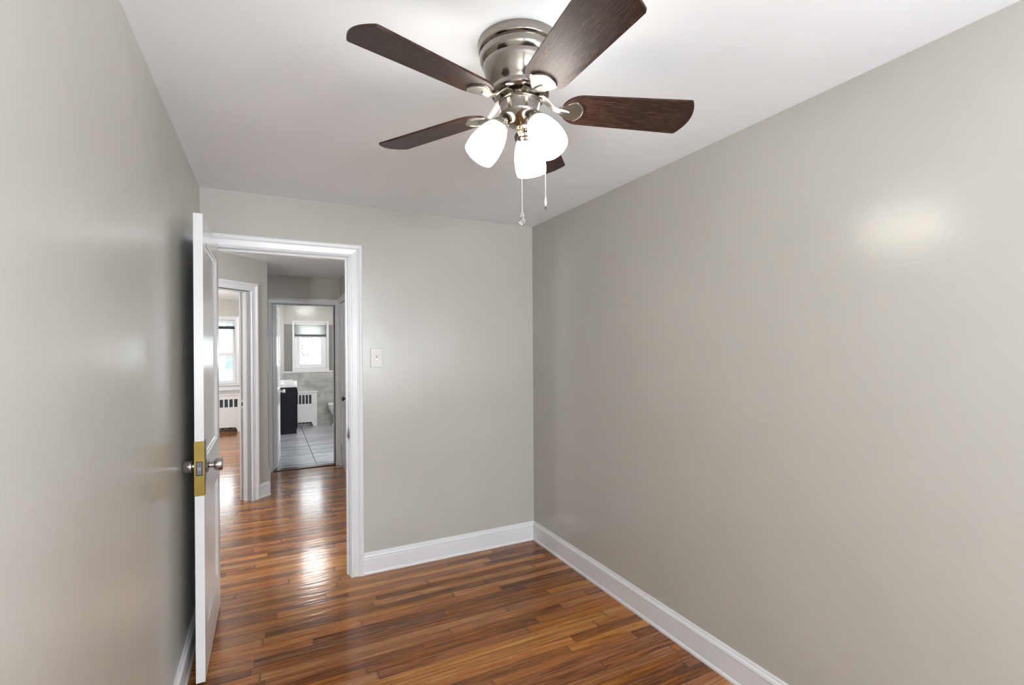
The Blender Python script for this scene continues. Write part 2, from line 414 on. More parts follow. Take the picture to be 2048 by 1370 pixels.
# frames of reference for walls: (origin, along, out of the wall)
def frame(o, s, n):
    s, n = Vector(s).normalized(), Vector(n).normalized()
    return Matrix(((s.x, n.x, 0, o[0]), (s.y, n.y, 0, o[1]), (0, 0, 1, o[2] if len(o) > 2 else 0), (0, 0, 0, 1)))
F_BACK = frame((0, YB), (1, 0, 0), (0, -1, 0))
F_RIGHT = frame((XR, YB), (0, -1, 0), (-1, 0, 0))
F_LEFT = frame((XL, YB), (0, -1, 0), (1, 0, 0))
F_ANG = frame(AP, (-R2, -R2, 0), (R2, -R2, 0))
F_END = frame((0, YBW), (1, 0, 0), (0, -1, 0))
F_HR = frame((HXR, YBW), (0, -1, 0), (-1, 0, 0))
F_OUT = frame((0, YX), (1, 0, 0), (0, -1, 0))
def put(bm, t, F): merge(bm, t, F)

AS0, AS1, AZ = 0.212, 0.932, 2.010             # opening in the slanted wall
t = B(); box(t, 0, AS0, -WT, 0, 0, HH + .03); box(t, AS1, 1.66, -WT, 0, 0, HH + .03); box(t, AS0, AS1, -WT, 0, AZ, HH + .03)
bm = B(); put(bm, t, F_ANG)
struct('wall_hall_slanted', bm, 'wall', label='slanted greige hall wall with the bedroom doorway', cat='wall')

# bathroom and bedroom
GX0, GX1, GZ0, GZ1 = 0.435, 1.000, 1.085, 1.955       # bathroom window opening
bm = B(); box(bm, -0.11, GX0, YX, YX + 0.14, 0, HH + .03); box(bm, GX1, 2.1, YX, YX + 0.14, 0, HH + .03)
box(bm, GX0, GX1, YX, YX + 0.14, 0, GZ0); box(bm, GX0, GX1, YX, YX + 0.14, GZ1, HH + .03)
struct('wall_bathroom_back', bm, 'wall', label='painted bathroom wall around the small window', cat='wall')
bm = B(); box(bm, -0.11, -0.01, YBW + 0.1, YX, 0, HH + .03)
struct('wall_bathroom_left', bm, 'wall')
bm = B(); box(bm, -0.01, 0.235, 9.86, YX, 0, HH + .02)
struct('wall_bathroom_corner', bm, 'wall', label='narrow greige wall corner left of the bathroom window', cat='wall')
bm = B(); box(bm, 1.75, 1.85, YBW, YX, 0, HH + .03)
struct('wall_bathroom_right', bm, 'wall')
bm = B(); box(bm, 0.235, 1.75, YX - 0.022, YX, 0, 1.012)
struct('wall_bathroom_wainscot', bm, 'wall_tile', label='grey marble tile on the lower bathroom wall', cat='wall')
bm = B(); box(bm, 0.256, GX0 - 0.040, YX - 0.004, YX, 1.036, 1.925); box(bm, GX1 + 0.040, 1.16, YX - 0.004, YX, 1.036, 1.925)  # thin dark sheets standing in for the shaded window recess
struct('wall_bathroom_recess_shade', bm, 'band', label='recess shade painted dark grey on both sides of the bathroom window', cat='wall')
bm = B(); bbox(bm, 0.235, 1.75, YX - 0.036, YX, 1.012, 1.036, 0.004)
struct('trim_1', bm, 'trim', label='white ledge capping the grey bathroom wall tile', cat='trim')
EX0, EX1, EZ0, EZ1 = -1.400, -0.540, 0.840, 1.985     # bedroom window opening
bm = B(); box(bm, -3.5, EX0, YX, YX + 0.14, 0, HBED + .03); box(bm, EX1, -0.11, YX, YX + 0.14, 0, HBED + .03)
box(bm, EX0, EX1, YX, YX + 0.14, 0, EZ0); box(bm, EX0, EX1, YX, YX + 0.14, EZ1, HBED + .03)
struct('wall_bedroom_back', bm, 'wall', label='sunlit greige bedroom wall over the window', cat='wall')
bm = B(); box(bm, -3.6, -3.48, 4.1, YX, 0, HBED + .03); box(bm, -3.48, -1.30, 4.18, 4.30, 0, HBED + .03)
struct('wall_bedroom_side', bm, 'wall')

# ---------------------------------------------------------------- casings, jambs, baseboards
CAS = [(0, 0), (0, 0.013), (0.004, 0.0165), (0.010, 0.0165), (0.0125, 0.012), (0.016, 0.0115), (0.046, 0.0155), (0.0485, 0.0185),
       (0.053, 0.0185), (0.0555, 0.022), (0.066, 0.0245), (0.0745, 0.0235), (0.078, 0.019), (0.078, 0)]
def casing(bm, F, s0, s1, zt, w=0.078, wl=None, wr=None, z0=0.0):
    k = w / 0.078; wl = wl or w; wr = wr or w; t = B(); rings = []
    for u, n in CAS:
        u *= k; a, b = min(u, wl), min(u, wr)
        rings.append([t.verts.new(p) for p in ((s0 - a, n, z0), (s0 - a, n, zt + u), (s1 + b, n, zt + u), (s1 + b, n, z0))])
    for A, C in zip(rings, rings[1:]):
        for i in range(3): t.faces.new((A[i], A[i + 1], C[i + 1], C[i]))
    t.faces.new([r[0] for r in rings]); t.faces.new([r[3] for r in rings][::-1])
    bmesh.ops.remove_doubles(t, verts=t.verts[:], dist=1e-6)
    put(bm, t, F)
def jamb(bm, F, s0, s1, zt, depth, stop=0.05, th=0.018):
    """door lining with a stop strip; n runs into the wall as negative"""
    t = B()
    box(t, s0 - th, s0, -depth, 0.0, 0, zt + th); box(t, s1, s1 + th, -depth, 0.0, 0, zt + th); box(t, s0, s1, -depth, 0.0, zt, zt + th)
    a, b = -stop, -stop - 0.038
    box(t, s0, s0 + 0.012, b, a, 0, zt); box(t, s1 - 0.012, s1, b, a, 0, zt); box(t, s0 + 0.012, s1 - 0.012, b, a, zt - 0.012, zt)
    put(bm, t, F)
BASE = [(0, 0), (0.020, 0), (0.0195, 0.008), (0.017, 0.014), (0.0135, 0.018), (0.0135, 0.098), (0.0125, 0.101), (0.0125, 0.103), (0.0165, 0.107), (0.0165, 0.113),
        (0.0135, 0.121), (0.008, 0.126), (0.0065, 0.134), (0.004, 0.138), (0, 0.138)]
def baseboard(bm, F, s0, s1, m0=0.0, m1=0.0, cut=None):
    """moulded baseboard from s0 to s1; m = 1 mitres into an inside corner, -1 an outside one"""
    segs = [(s0, s1, m0, m1)]
    if cut: segs = [(s0, cut - 0.0007, m0, 0), (cut + 0.0007, s1, 0, m1)]
    for a, b, ma, mb in segs:
        t = B()
        A = [t.verts.new((a + ma * n, n, z)) for n, z in BASE]; C = [t.verts.new((b - mb * n, n, z)) for n, z in BASE]
        for i in range(len(BASE)):
            j = (i + 1) % len(BASE); t.faces.new((A[i], A[j], C[j], C[i]))
        t.faces.new(A[::-1]); t.faces.new(C)
        put(bm, t, F)

bm = B(); casing(bm, F_BACK, DX0 - 0.005, DX1 + 0.004, DZ, 0.078, wl=0.046); jamb(bm, F_BACK, DX0, DX1, DZ, WT, 0.037)
casing(bm, frame((0, YB + WT), (1, 0, 0), (0, 1, 0)), DX0 - 0.005, DX1 + 0.004, DZ)
tr2 = struct('trim_2', bm, 'trim', label='white moulded casing around the open doorway', cat='door casing')
t = B(); bbox(t, 0.4538, 0.4558, YB + 0.004, YB + 0.034, 0.870, 0.945, 0.0005, 1); bm = B(); merge(bm, t)
lip = B(); tube(lip, [(0.452, YB + 0.002, 0.885), (0.4505, YB - 0.004, 0.907), (0.452, YB + 0.002, 0.930)], 0.004, 8); merge(bm, lip)
sp_ = struct('strike_plate', bm, 'steel', tr2); sp_['label'] = 'dull steel strike plate'

bm = B(); casing(bm, F_ANG, AS0 - 0.004, AS1 + 0.004, AZ, 0.078); jamb(bm, F_ANG, AS0, AS1, AZ, WT, 0.042)
casing(bm, frame((AP[0] - WT * R2, AP[1] + WT * R2), (-R2, -R2, 0), (-R2, R2, 0)), AS0, AS1, AZ)
tr3 = struct('trim_3', bm, 'trim', label='white casing of the slanted bedroom doorway', cat='door casing')
t = B(); box(t, AS0 - 0.001, AS0 + 0.0015, -0.112, -0.088, 0.885, 0.965); bm = B(); put(bm, t, F_ANG)
sp2 = struct('strike_plate', bm, 'trim', tr3)
t = B(); box(t, AS0 + 0.0012, AS0 + 0.0022, -0.108, -0.094, 0.910, 0.945); bm = B(); put(bm, t, F_ANG)
st2 = struct('latch_hole', bm, 'dark', sp2)

bm = B(); casing(bm, F_END, BX0 - 0.004, BX1 + 0.004, BZ, 0.072, wl=0.044, wr=0.056); jamb(bm, F_END, BX0, BX1, BZ, 0.1, 0.045, 0.004)
struct('trim_4', bm, 'trim', label='white casing of the bathroom doorway', cat='door casing')
bm = B(); casing(bm, F_HR, YBW - CY1 - 0.002, YBW - CY0 + 0.004, CZ, 0.070); jamb(bm, F_HR, YBW - CY1, YBW - CY0, CZ, 0.1, 0.045, 0.004)
struct('trim_5', bm, 'trim', label='white casing of the closed closet door in the hall', cat='door casing')
bm = B(); bbox(bm, BX0 + 0.001, BX1 - 0.001, YBW - 0.012, YBW + 0.075, 0.0, 0.013, 0.005)
struct('trim_6', bm, 'threshold', label='dark wooden threshold between hall floor and grey tile', cat='threshold')

bm = B(); baseboard(bm, F_BACK, DX1 + 0.0815, XR, 0, 1)
struct('baseboard_back', bm, 'trim', label='white baseboard between doorway and room corner', cat='baseboard')
bm = B(); baseboard(bm, F_RIGHT, 0, YB - YR, 1, 1, cut=YB - 2.354)
struct('baseboard_right', bm, 'trim', label='long white baseboard with a joint below the bare wall', cat='baseboard')
bm = B(); baseboard(bm, F_LEFT, 0.0, YB - YR, 0, 1)
struct('baseboard_left', bm, 'trim', label='white baseboard passing behind the open door', cat='baseboard')
bm = B(); baseboard(bm, F_ANG, 0.0, AS0 - 0.0825, -0.414, 0); baseboard(bm, F_ANG, AS1 + 0.0825, 1.65)
baseboard(bm, frame((-0.01, YBW), (0, -1, 0), (1, 0, 0)), 0.03, YBW - AP[1], 0, -0.414)
struct('baseboard_hall', bm, 'trim', label='short white baseboard at the corner of the slanted wall', cat='baseboard')

# ---------------------------------------------------------------- doors
def door_leaf(bm, w, h, th, panels, stick=0.020, rec=0.011):
    """leaf in local x 0..w, y 0..th, z 0..h; panels sunk on both faces behind sloped sticking"""
    xs = sorted({0, w} | {p[0] for p in panels} | {p[1] for p in panels})
    zs = sorted({0, h} | {p[2] for p in panels} | {p[3] for p in panels})
    for side, y, s in ((0, 0.0, 1), (1, th, -1)):
        for i in range(len(xs) - 1):
            for j in range(len(zs) - 1):
                x0, x1, z0, z1 = xs[i], xs[i + 1], zs[j], zs[j + 1]
                if any(p[0] <= x0 and x1 <= p[1] and p[2] <= z0 and z1 <= p[3] for p in panels): continue
                bm.faces.new([bm.verts.new(c) for c in ((x0, y, z0), (x1, y, z0), (x1, y, z1), (x0, y, z1))])
        for (x0, x1, z0, z1) in panels:
            prof = [(0, 0), (0.004, 0.0005), (0.007, 0.004), (0.014, 0.006), (stick, rec)]
            R = []
            for d, dy in prof:
                R.append([bm.verts.new(c) for c in ((x0 + d, y + s * dy, z0 + d), (x1 - d, y + s * dy, z0 + d), (x1 - d, y + s * dy, z1 - d), (x0 + d, y + s * dy, z1 - d))])
            for A, C in zip(R, R[1:]):
                for k in range(4): bm.faces.new((A[k], A[(k + 1) % 4], C[(k + 1) % 4], C[k]))
            bm.faces.new(R[-1])
    for f in (((0, 0, 0), (0, th, 0), (0, th, h), (0, 0, h)), ((w, 0, 0), (w, th, 0), (w, th, h), (w, 0, h)),
              ((0, 0, 0), (w, 0, 0), (w, th, 0), (0, th, 0)), ((0, 0, h), (w, 0, h), (w, th, h), (0, th, h))):
        bm.faces.new([bm.verts.new(c) for c in f])
    bmesh.ops.remove_doubles(bm, verts=bm.verts[:], dist=1e-5)
    bmesh.ops.recalc_face_normals(bm, faces=bm.faces[:])
KNOB = [(0.0, 0.0), (0.031, 0.0), (0.032, 0.003), (0.027, 0.008), (0.017, 0.011), (0.0125, 0.015), (0.0125, 0.026), (0.014, 0.028), (0.0185, 0.030),
        (0.0245, 0.033), (0.0265, 0.038), (0.0262, 0.048), (0.0235, 0.058), (0.020, 0.0615), (0.0, 0.0625)]
def knob(parent, loc, direction, mat='knob', k=1.0, name='door_knob', prof=KNOB):
    bm = B(); lathe(bm, [(r * k, z * k) for r, z in prof], along(loc, direction), 40)
    return obj(name, bm, mat, parent, smooth=True)
def hinge(parent, x, y, z, mat='trim', h=0.09, r=0.007):
    bm = B(); tube(bm, [(x, y, z - h / 2), (x, y, z + h / 2)], r, 12); tube(bm, [(x, y, z - h / 2 - 0.005), (x, y, z + h / 2 + 0.005)], r * 0.6, 10)
    return obj('hinge', bm, mat, parent, smooth=True)

# door of this room, swung open against the left-hand wall.  local x from the hinge toward the latch edge
DW, DH, DT = 0.728, 2.030, 0.035
d1 = bpy.data.objects.new('door_1', None)
bm = B(); door_leaf(bm, DW, DH, DT, [(0.105, DW - 0.108, 0.955, 1.930), (0.105, DW - 0.108, 0.195, 0.745)])
d1 = struct('door_1', bm, 'door', label='white two-panel door standing open beside the left wall', cat='door')
d1.matrix_world = Matrix(((0, 1, 0, DX0), (-1, 0, 0, YB - 0.012), (0, 0, 1, 0.012), (0, 0, 0, 1)))
# in local space: y=0 is the face toward the wall, y=DT the face toward the doorway, x=DW the latch edge
KZ = 0.925
bm = B()                                                    # brass reinforcer wrapped round the edge
for y0, y1, x0, x1 in ((-0.0015, DT + 0.0015, DW, DW + 0.0016), (-0.0015, 0.0, DW - 0.045, DW), (DT, DT + 0.0015, DW - 0.040, DW)):
    if y0 == DT: box(bm, x0, x1, y0, y1, KZ - 0.118, KZ + 0.118)
    else:
        bz = ((KZ - 0.118, KZ - 0.031), (KZ + 0.031, KZ + 0.118)) if x1 > DW else ((KZ - 0.118, KZ + 0.118),)
        for z0, z1 in bz: box(bm, x0, x1, y0, y1, z0, z1)
box(bm, DW, DW + 0.0016, -0.0015, 0.005, KZ - 0.031, KZ + 0.031); box(bm, DW, DW + 0.0016, DT - 0.005, DT + 0.0015, KZ - 0.031, KZ + 0.031)
e = obj('edge_plate', bm, 'brass', d1); e['label'] = 'brass plate wrapped round the door edge'
bm = B(); bbox(bm, DW - 0.044, DW - 0.004, DT + 0.0012, DT + 0.0032, KZ - 0.062, KZ + 0.122, 0.0008, 1)
e = obj('side_plate', bm, 'plate', d1); e['label'] = 'steel plate on the door face around the knob'
bm = B(); box(bm, DW, DW + 0.0004, 0.005, DT - 0.005, KZ - 0.031, KZ + 0.031)  # near-black sheet painted in for the shaded recess around the latch
e2 = obj('latch_recess_shade', bm, 'dark', d1)
bm = B(); bbox(bm, DW, DW + 0.0022, 0.0075, DT - 0.0075, KZ - 0.0275, KZ + 0.0275, 0.0006, 1)
lp = obj('latch_face', bm, 'plate', d1)
bm = B(); tube(bm, [(DW, DT / 2, KZ), (DW + 0.004, DT / 2, KZ)], 0.0075, 18); obj('latch_bolt', bm, 'steel', lp, smooth=True)
DRUM = [(0.0, 0.0), (0.031, 0.0), (0.032, 0.003), (0.027, 0.009), (0.019, 0.012), (0.0125, 0.014), (0.0125, 0.030), (0.0215, 0.0305), (0.0255, 0.033), (0.0275, 0.038), (0.0282, 0.052), (0.0270, 0.061), (0.0240, 0.0645), (0.0, 0.066)]
EGG = [(0.0, 0.0), (0.029, 0.0), (0.029, 0.002), (0.021, 0.005), (0.0125, 0.007), (0.0125, 0.013), (0.023, 0.0135), (0.0275, 0.016), (0.0285, 0.021), (0.0265, 0.032), (0.0215, 0.042), (0.0140, 0.0485), (0.0, 0.0515)]
k1 = knob(d1, (DW - 0.062, DT + 0.001, KZ), (0, 1, 0), prof=DRUM); k2 = knob(d1, (DW - 0.062, -0.001, KZ), (0, -1, 0), prof=EGG)
for z in (0.22, 1.00, 1.80): hinge(d1, 0.0, -0.006, z)

# bathroom door, open into the bathroom
d2w = 0.69
bm = B(); door_leaf(bm, d2w, 1.98, 0.035, [(0.11, d2w - 0.11, 0.93, 1.87), (0.11, d2w - 0.11, 0.22, 0.74)])
d2 = struct('door_2', bm, 'door', label='glossy white door opened into the bathroom', cat='door')
ang = math.radians(86.0)
d2.matrix_world = Matrix.Translation((BX0 + 0.043, YBW + 0.105, 0.014)) @ Matrix.Rotation(ang, 4, 'Z')
knob(d2, (d2w - 0.062, -0.001, 0.88), (0, -1, 0), 'chrome')
for z in (0.20, 1.80): hinge(d2, 0.0, 0.040, z)

# closet door in the hall, closed
d3w = CY1 - CY0 - 0.010
bm = B(); door_leaf(bm, d3w, 2.000, 0.035, [(0.095, d3w - 0.095, 0.92, 1.86), (0.095, d3w - 0.095, 0.27, 0.74)])
d3 = struct('door_3', bm, 'door', label='closed white panelled closet door in the hall', cat='door')
# local x from hinge (far) to latch (near): world -Y; local y=0 is the hall face (world -X)
d3.matrix_world = Matrix(((0, 1, 0, HXR - 0.006), (-1, 0, 0, CY1 - 0.005), (0, 0, 1, 0.012), (0, 0, 0, 1)))
BKNOB = [(0.0, 0.0), (0.024, 0.0), (0.023, 0.006), (0.010, 0.009), (0.009, 0.028), (0.015, 0.031), (0.0235, 0.038), (0.0265, 0.047), (0.0225, 0.056), (0.012, 0.061), (0.0, 0.062)]
knob(d3, (d3w - 0.055, -0.001, 0.875), (0, -1, 0), 'bronze', prof=BKNOB)
bm = B(); bbox(bm, d3w - 0.072, d3w - 0.038, -0.003, 0.0, 0.745, 0.925, 0.001, 1); e = obj('escutcheon', bm, 'bronze', d3); e['label'] = 'dark keyhole plate below the closet knob'
for z in (0.20, 1.69): hinge(d3, 0.0, -0.010, z, h=0.10, r=0.009)

# ---------------------------------------------------------------- light switch
sw = thing('light_switch', 'white wall plate with a small toggle beside the doorway', 'light switch', (0.627, YB, 1.393))
bm = B(); bbox(bm, -0.038, 0.038, -0.0065, 0.0, -0.062, 0.062, 0.003, 2); obj('cover_plate', bm, 'plastic', sw)
bm = B(); box(bm, -0.006, 0.006, -0.0069, -0.006, -0.0125, 0.0125); obj('toggle_slot', bm, 'steel', sw)
bm = B(); t = B(); bbox(t, -0.0045, 0.0045, -0.014, 0.0, -0.008, 0.006, 0.0015, 1); merge(bm, t, Matrix.Translation((0, -0.005, 0.004)) @ Matrix.Rotation(math.radians(-25), 4, 'X')); obj('toggle', bm, 'plastic', sw)
for z in (0.030, -0.030):
    bm = B(); lathe(bm, [(0, 0), (0.0028, 0), (0.0024, 0.001), (0, 0.0012)], along((0, -0.0065, z), (0, -1, 0)), 12); obj('screw', bm, 'plastic', sw, smooth=True)

# ---------------------------------------------------------------- ceiling fan
FX, FY = 0.685, 1.300
fan = thing('ceiling_fan', 'brushed nickel ceiling fan with five dark wooden blades and three lit lamps', 'ceiling fan', (FX, FY, HZ))
def fz(z): return z - HZ
# motor housing: stepped rim at the ceiling, bowl tapering down
PH = [(0.0, 2.366), (0.1235, 2.366), (0.1245, 2.361), (0.1245, 2.342), (0.1225, 2.338), (0.1185, 2.336), (0.1185, 2.332), (0.1215, 2.328), (0.1205, 2.322),
      (0.1205, 2.316), (0.1180, 2.309), (0.1135, 2.302), (0.1110, 2.299), (0.1115, 2.296), (0.1095, 2.288), (0.1045, 2.270), (0.0985, 2.252), (0.0925, 2.238),
      (0.0880, 2.230), (0.0875, 2.227), (0.0890, 2.224), (0.0885, 2.216), (0.0850, 2.211), (0.0760, 2.208), (0.0, 2.207)]
bm = B(); lathe(bm, [(r, fz(z)) for r, z in PH], None, 96); obj('motor_housing', bm, 'nickel', fan, smooth=True)
bm = B(); lathe(bm, [(0.0, fz(2.209)), (0.052, fz(2.209)), (0.052, fz(2.196)), (0.055, fz(2.194)), (0, fz(2.194))], None, 64); obj('rotor_hub', bm, 'nickel', fan, smooth=True)
PS = [(0.0, 2.195), (0.0635, 2.195), (0.0650, 2.193), (0.0650, 2.189), (0.0625, 2.187), (0.0610, 2.184), (0.0605, 2.158), (0.0620, 2.154), (0.0600, 2.148), (0.0540, 2.140), (0.0450, 2.132),
      (0.0330, 2.124), (0.0220, 2.119), (0.0140, 2.117), (0.0, 2.1165)]
bm = B(); lathe(bm, [(r, fz(z)) for r, z in PS], None, 80); swh = obj('switch_housing', bm, 'nickel', fan, smooth=True)
for a in (150, 30, -90):
    bm = B(); a = math.radians(a); lathe(bm, [(0, 0), (0.0032, 0), (0.0026, 0.0016), (0, 0.002)], along((0.0612 * math.cos(a), 0.0612 * math.sin(a), fz(2.178)), (math.cos(a), math.sin(a), 0)), 12); obj('screw', bm, 'nickel', swh, smooth=True)
bm = B(); lathe(bm, [(0, fz(2.1175)), (0.0095, fz(2.1175)), (0.0100, fz(2.114)), (0.0075, fz(2.111)), (0.0075, fz(2.108)), (0.0095, fz(2.106)), (0.0085, fz(2.100)), (0.0045, fz(2.096)), (0, fz(2.0955))], None, 28)
e = obj('finial', bm, 'gold', fan, smooth=True); e['label'] = 'small polished brass finial'

# blades
ZBL, PITCH = 2.178, math.radians(-13.0)
def blade_outline():
    up = []
    r0, r1 = 0.128, 0.540
    for k in range(13):                                    # rounded root
        a = PI / 2 * k / 12; up.append((r0 + 0.062 * (1 - math.cos(a)), 0.061 * math.sin(a)))
    for k in range(1, 9): 
        f = k / 9; up.append((r0 + 0.062 + (r1 - 0.028 - r0 - 0.062) * f, 0.061 + 0.012 * f))
    rc = 0.009; cx, cy = r1 - 0.028, 0.073 - rc
    for k in range(0, 8):                                  # tip corner, then the shallow arc of the tip
        a = PI / 2 - k / 7 * (PI / 2 - 0.55); up.append((cx + rc * math.cos(a), cy + rc * math.sin(a)))
    x_e, y_e = up[-1]
    for k in range(1, 7):
        f = k / 7; y = y_e * (1 - f); up.append((x_e + (r1 - x_e) * (1 - (y / y_e) ** 2), y))
    return up + [(r1, 0.0)] + [(x, -y) for x, y in up[::-1] if y > 1e-6]
def plate_outline():
    """leaf-shaped plate of the blade iron"""
    pts = []
    for k in range(17):
        a = -1.08 + 2.16 * k / 16; pts.append((0.145 + 0.050 * math.cos(a), 0.0415 * math.sin(a) / math.sin(1.08)))
    for x, y in ((0.156, 0.0370), (0.143, 0.0280), (0.132, 0.0195), (0.120, 0.0145)):
        pts.append((x, y))
    for x, y in ((0.120, -0.0145), (0.132, -0.0195), (0.143, -0.0280), (0.156, -0.0370)): pts.append((x, y))
    return pts
RP = Matrix.Translation((0, 0, 0.004)) @ Matrix.Rotation(math.radians(1.1), 4, 'Y') @ Matrix.Rotation(PITCH, 4, 'X')
def make_blade():
    t = B(); prism(t, blade_outline(), -0.003, 0.003)
    bmesh.ops.bevel(t, geom=[e for e in t.edges if abs(e.verts[0].co.z - e.verts[1].co.z) < 1e-6], offset=0.0014, segments=2, affect='EDGES')
    bm = B(); merge(bm, t, RP); return bm
def make_iron():
    bm = B(); t = B(); prism(t, plate_outline(), -0.0085, -0.003)
    bmesh.ops.bevel(t, geom=[e for e in t.edges if e.verts[0].co.z < -0.008 and e.verts[1].co.z < -0.008], offset=0.0022, segments=2, affect='EDGES')
    merge(bm, t, RP)
    # raised rim along the outer edge, and a short rib
    rim = B(); tube(rim, [(0.1435 + 0.050 * math.cos(a), 0.0405 * math.sin(a) / math.sin(1.08), -0.0085) for a in [-1.0 + 2.0 * k / 14 for k in range(15)]], [0.0008] + [0.0017] * 13 + [0.0008], 8); merge(bm, rim, RP)
    # curved arm from hub down to plate, tapering strap of rectangular section
    cp = [(0.046, 0.0, 0.030, 0.021), (0.064, 0.0, 0.0290, 0.0205), (0.078, 0.0, 0.023, 0.0180), (0.092, 0.0, 0.011, 0.0145), (0.105, 0.0, -0.001, 0.0128), (0.117, 0.0, -0.0065, 0.0135), (0.132, 0.0, -0.0085, 0.0125), (0.152, 0.0, -0.0090, 0.004)]
    t = B(); R = []
    for x, y, z, hw in cp:
        R.append([t.verts.new(c) for c in ((x, -hw, z + 0.003), (x, -hw * 0.8, z - 0.002), (x, 0, z - 0.0042), (x, hw * 0.8, z - 0.002), (x, hw, z + 0.003))])
    for A, C in zip(R, R[1:]):
        for i in range(5): t.faces.new((A[i], A[(i + 1) % 5], C[(i + 1) % 5], C[i]))
    t.faces.new(R[0]); t.faces.new(R[-1][::-1])
    merge(bm, t)
    return bm
AZ0 = -20.3
b0 = i0 = None
for k in range(5):
    rz = math.radians(AZ0 + 72 * k + (0.0, -1.8, -0.4, 2.2, -2.4)[k])
    if b0 is None:
        b = b0 = obj('blade', make_blade(), 'blade', fan, smooth=True, loc=(0, 0, fz(ZBL)))
        i = i0 = obj('blade_iron', make_iron(), 'iron', b, smooth=True); i['label'] = 'satin nickel blade arm with leaf-shaped plate'
    else:
        b = b0.copy(); COL.objects.link(b); b.parent = fan
        i = i0.copy(); COL.objects.link(i); i.parent = b
    b.location = (0, 0, fz(ZBL)); b.rotation_euler = (0, 0, rz)

# lamps: neck, socket cup and opal shade
SHD = [(0.0245, 0.000), (0.0270, 0.002), (0.0320, 0.010), (0.0385, 0.024), (0.0440, 0.042), (0.0480, 0.062), (0.0500, 0.080), (0.0500, 0.094), (0.0485, 0.108), (0.0470, 0.115),
       (0.0450, 0.1155), (0.0462, 0.107), (0.0476, 0.094), (0.0476, 0.080), (0.0455, 0.062), (0.0415, 0.042), (0.0360, 0.025), (0.0295, 0.011), (0.0245, 0.004)]
for a in (45.5, 168.0, -72.0):
    ca, sa = math.cos(math.radians(a)), math.sin(math.radians(a))
    p0 = Vector((0.052 * ca, 0.052 * sa, fz(2.134))); dr = Vector((0.075 * ca, 0.075 * sa, -0.111)).normalized()
    bm = B(); q0 = Vector((0.034 * ca, 0.034 * sa, fz(2.146)))
    tube(bm, [q0, q0 + (p0 - q0) * 0.6, p0 + dr * 0.008], [0.012, 0.013, 0.015], 16)
    arm = obj('lamp_arm', bm, 'nickel', fan, smooth=True)
    bm = B(); lathe(bm, [(0, 0.0), (0.016, 0.0), (0.021, 0.003), (0.0225, 0.008), (0.0225, 0.013), (0.0275, 0.016), (0.0290, 0.020), (0.0290, 0.028), (0.0275, 0.030), (0.0, 0.030)], along(p0, dr), 40)
    obj('socket_cup', bm, 'nickel', arm, smooth=True)
    bm = B(); lathe(bm, SHD, along(p0 + dr * 0.022, dr), 56, closed=True)
    sh = obj('lamp_shade', bm, 'shade', fan, smooth=True); sh['label'] = 'glowing white opal glass shade'
    bm = B(); lathe(bm, [(0, 0.010), (0.010, 0.012), (0.0125, 0.030), (0.020, 0.046), (0.0245, 0.062), (0.0235, 0.076), (0.0150, 0.089), (0, 0.094)], along(p0 + dr * 0.022, dr), 24)
    obj('bulb', bm, 'bulb', sh, smooth=True)

# pull chains
def chain(x, y, z0, z1, step=0.0052):
    bm = B(); n = int((z0 - z1) / step)
    tube(bm, [(x, y, z0), (x, y, z1)], 0.00055, 6)
    for k in range(n):
        bmesh.ops.create_icosphere(bm, subdivisions=1, radius=0.00165, matrix=Matrix.Translation((x, y, z0 - step * (k + 0.5))))
    return bm
c1 = obj('pull_chain', chain(0.003, -0.004, fz(2.097), fz(1.857)), 'cord', fan, smooth=True)
bm = B(); lathe(bm, [(0, 0), (0.003, -0.001), (0.0025, -0.006), (0.004, -0.009), (0.0085, -0.017), (0.0108, -0.024), (0.0095, -0.029), (0.004, -0.0325), (0, -0.033)], Matrix.Translation((0.003, -0.004, fz(1.857))), 10)
e = obj('crystal_pendant', bm, 'crystal', c1); e['label'] = 'clear crystal drop at the chain end'
tube_ = B(); tube(tube_, [(0.003 + dx, -0.004, fz(1.857 + dz)) for dx, dz in ((-0.006, -0.012), (-0.0035, -0.001), (0, 0.0035), (0.0035, -0.001), (0.006, -0.012))], 0.0009, 8)
obj('pendant_bail', tube_, 'cord', c1, smooth=True)
CX2, CY2 = 0.082, -0.010
bm = chain(CX2, CY2, fz(2.150), fz(1.915)); tube(bm, [(0.058, -0.004, fz(2.160)), (0.074, -0.008, fz(2.160)), (CX2, CY2, fz(2.150))], 0.0018, 8)
c2 = obj('pull_chain', bm, 'cord', fan, smooth=True)
bm = B(); lathe(bm, [(0, 0), (0.0015, 0), (0.0032, -0.010), (0.0036, -0.020), (0.0022, -0.026), (0.0018, -0.028), (0, -0.028)], Matrix.Translation((CX2, CY2, fz(1.915))), 14); obj('chain_fob', bm, 'plastic', c2, smooth=True)
bm = B(); lathe(bm, [(0, 0), (0.0019, 0), (0.0019, -0.010), (0, -0.0105)], Matrix.Translation((CX2, CY2, fz(1.887))), 12); obj('fob_tip', bm, 'dark', c2, smooth=True)

# ---------------------------------------------------------------- windows
def sash(bm, x0, x1, z0, z1, y0, y1, st, rb, rt):
    bbox(bm, x0, x0 + st, y0, y1, z0, z1, 0.003, 1); bbox(bm, x1 - st, x1, y0, y1, z0, z1, 0.003, 1)
    bbox(bm, x0 + st, x1 - st, y0, y1, z0, z0 + rb, 0.003, 1); bbox(bm, x0 + st, x1 - st, y0, y1, z1 - rt, z1, 0.003, 1)
def pane(parent, x0, x1, z0, z1, y, mat='glass'):
    bm = B(); box(bm, x0, x1, y - 0.002, y + 0.002, z0, z1); return obj('pane', bm, mat, parent)
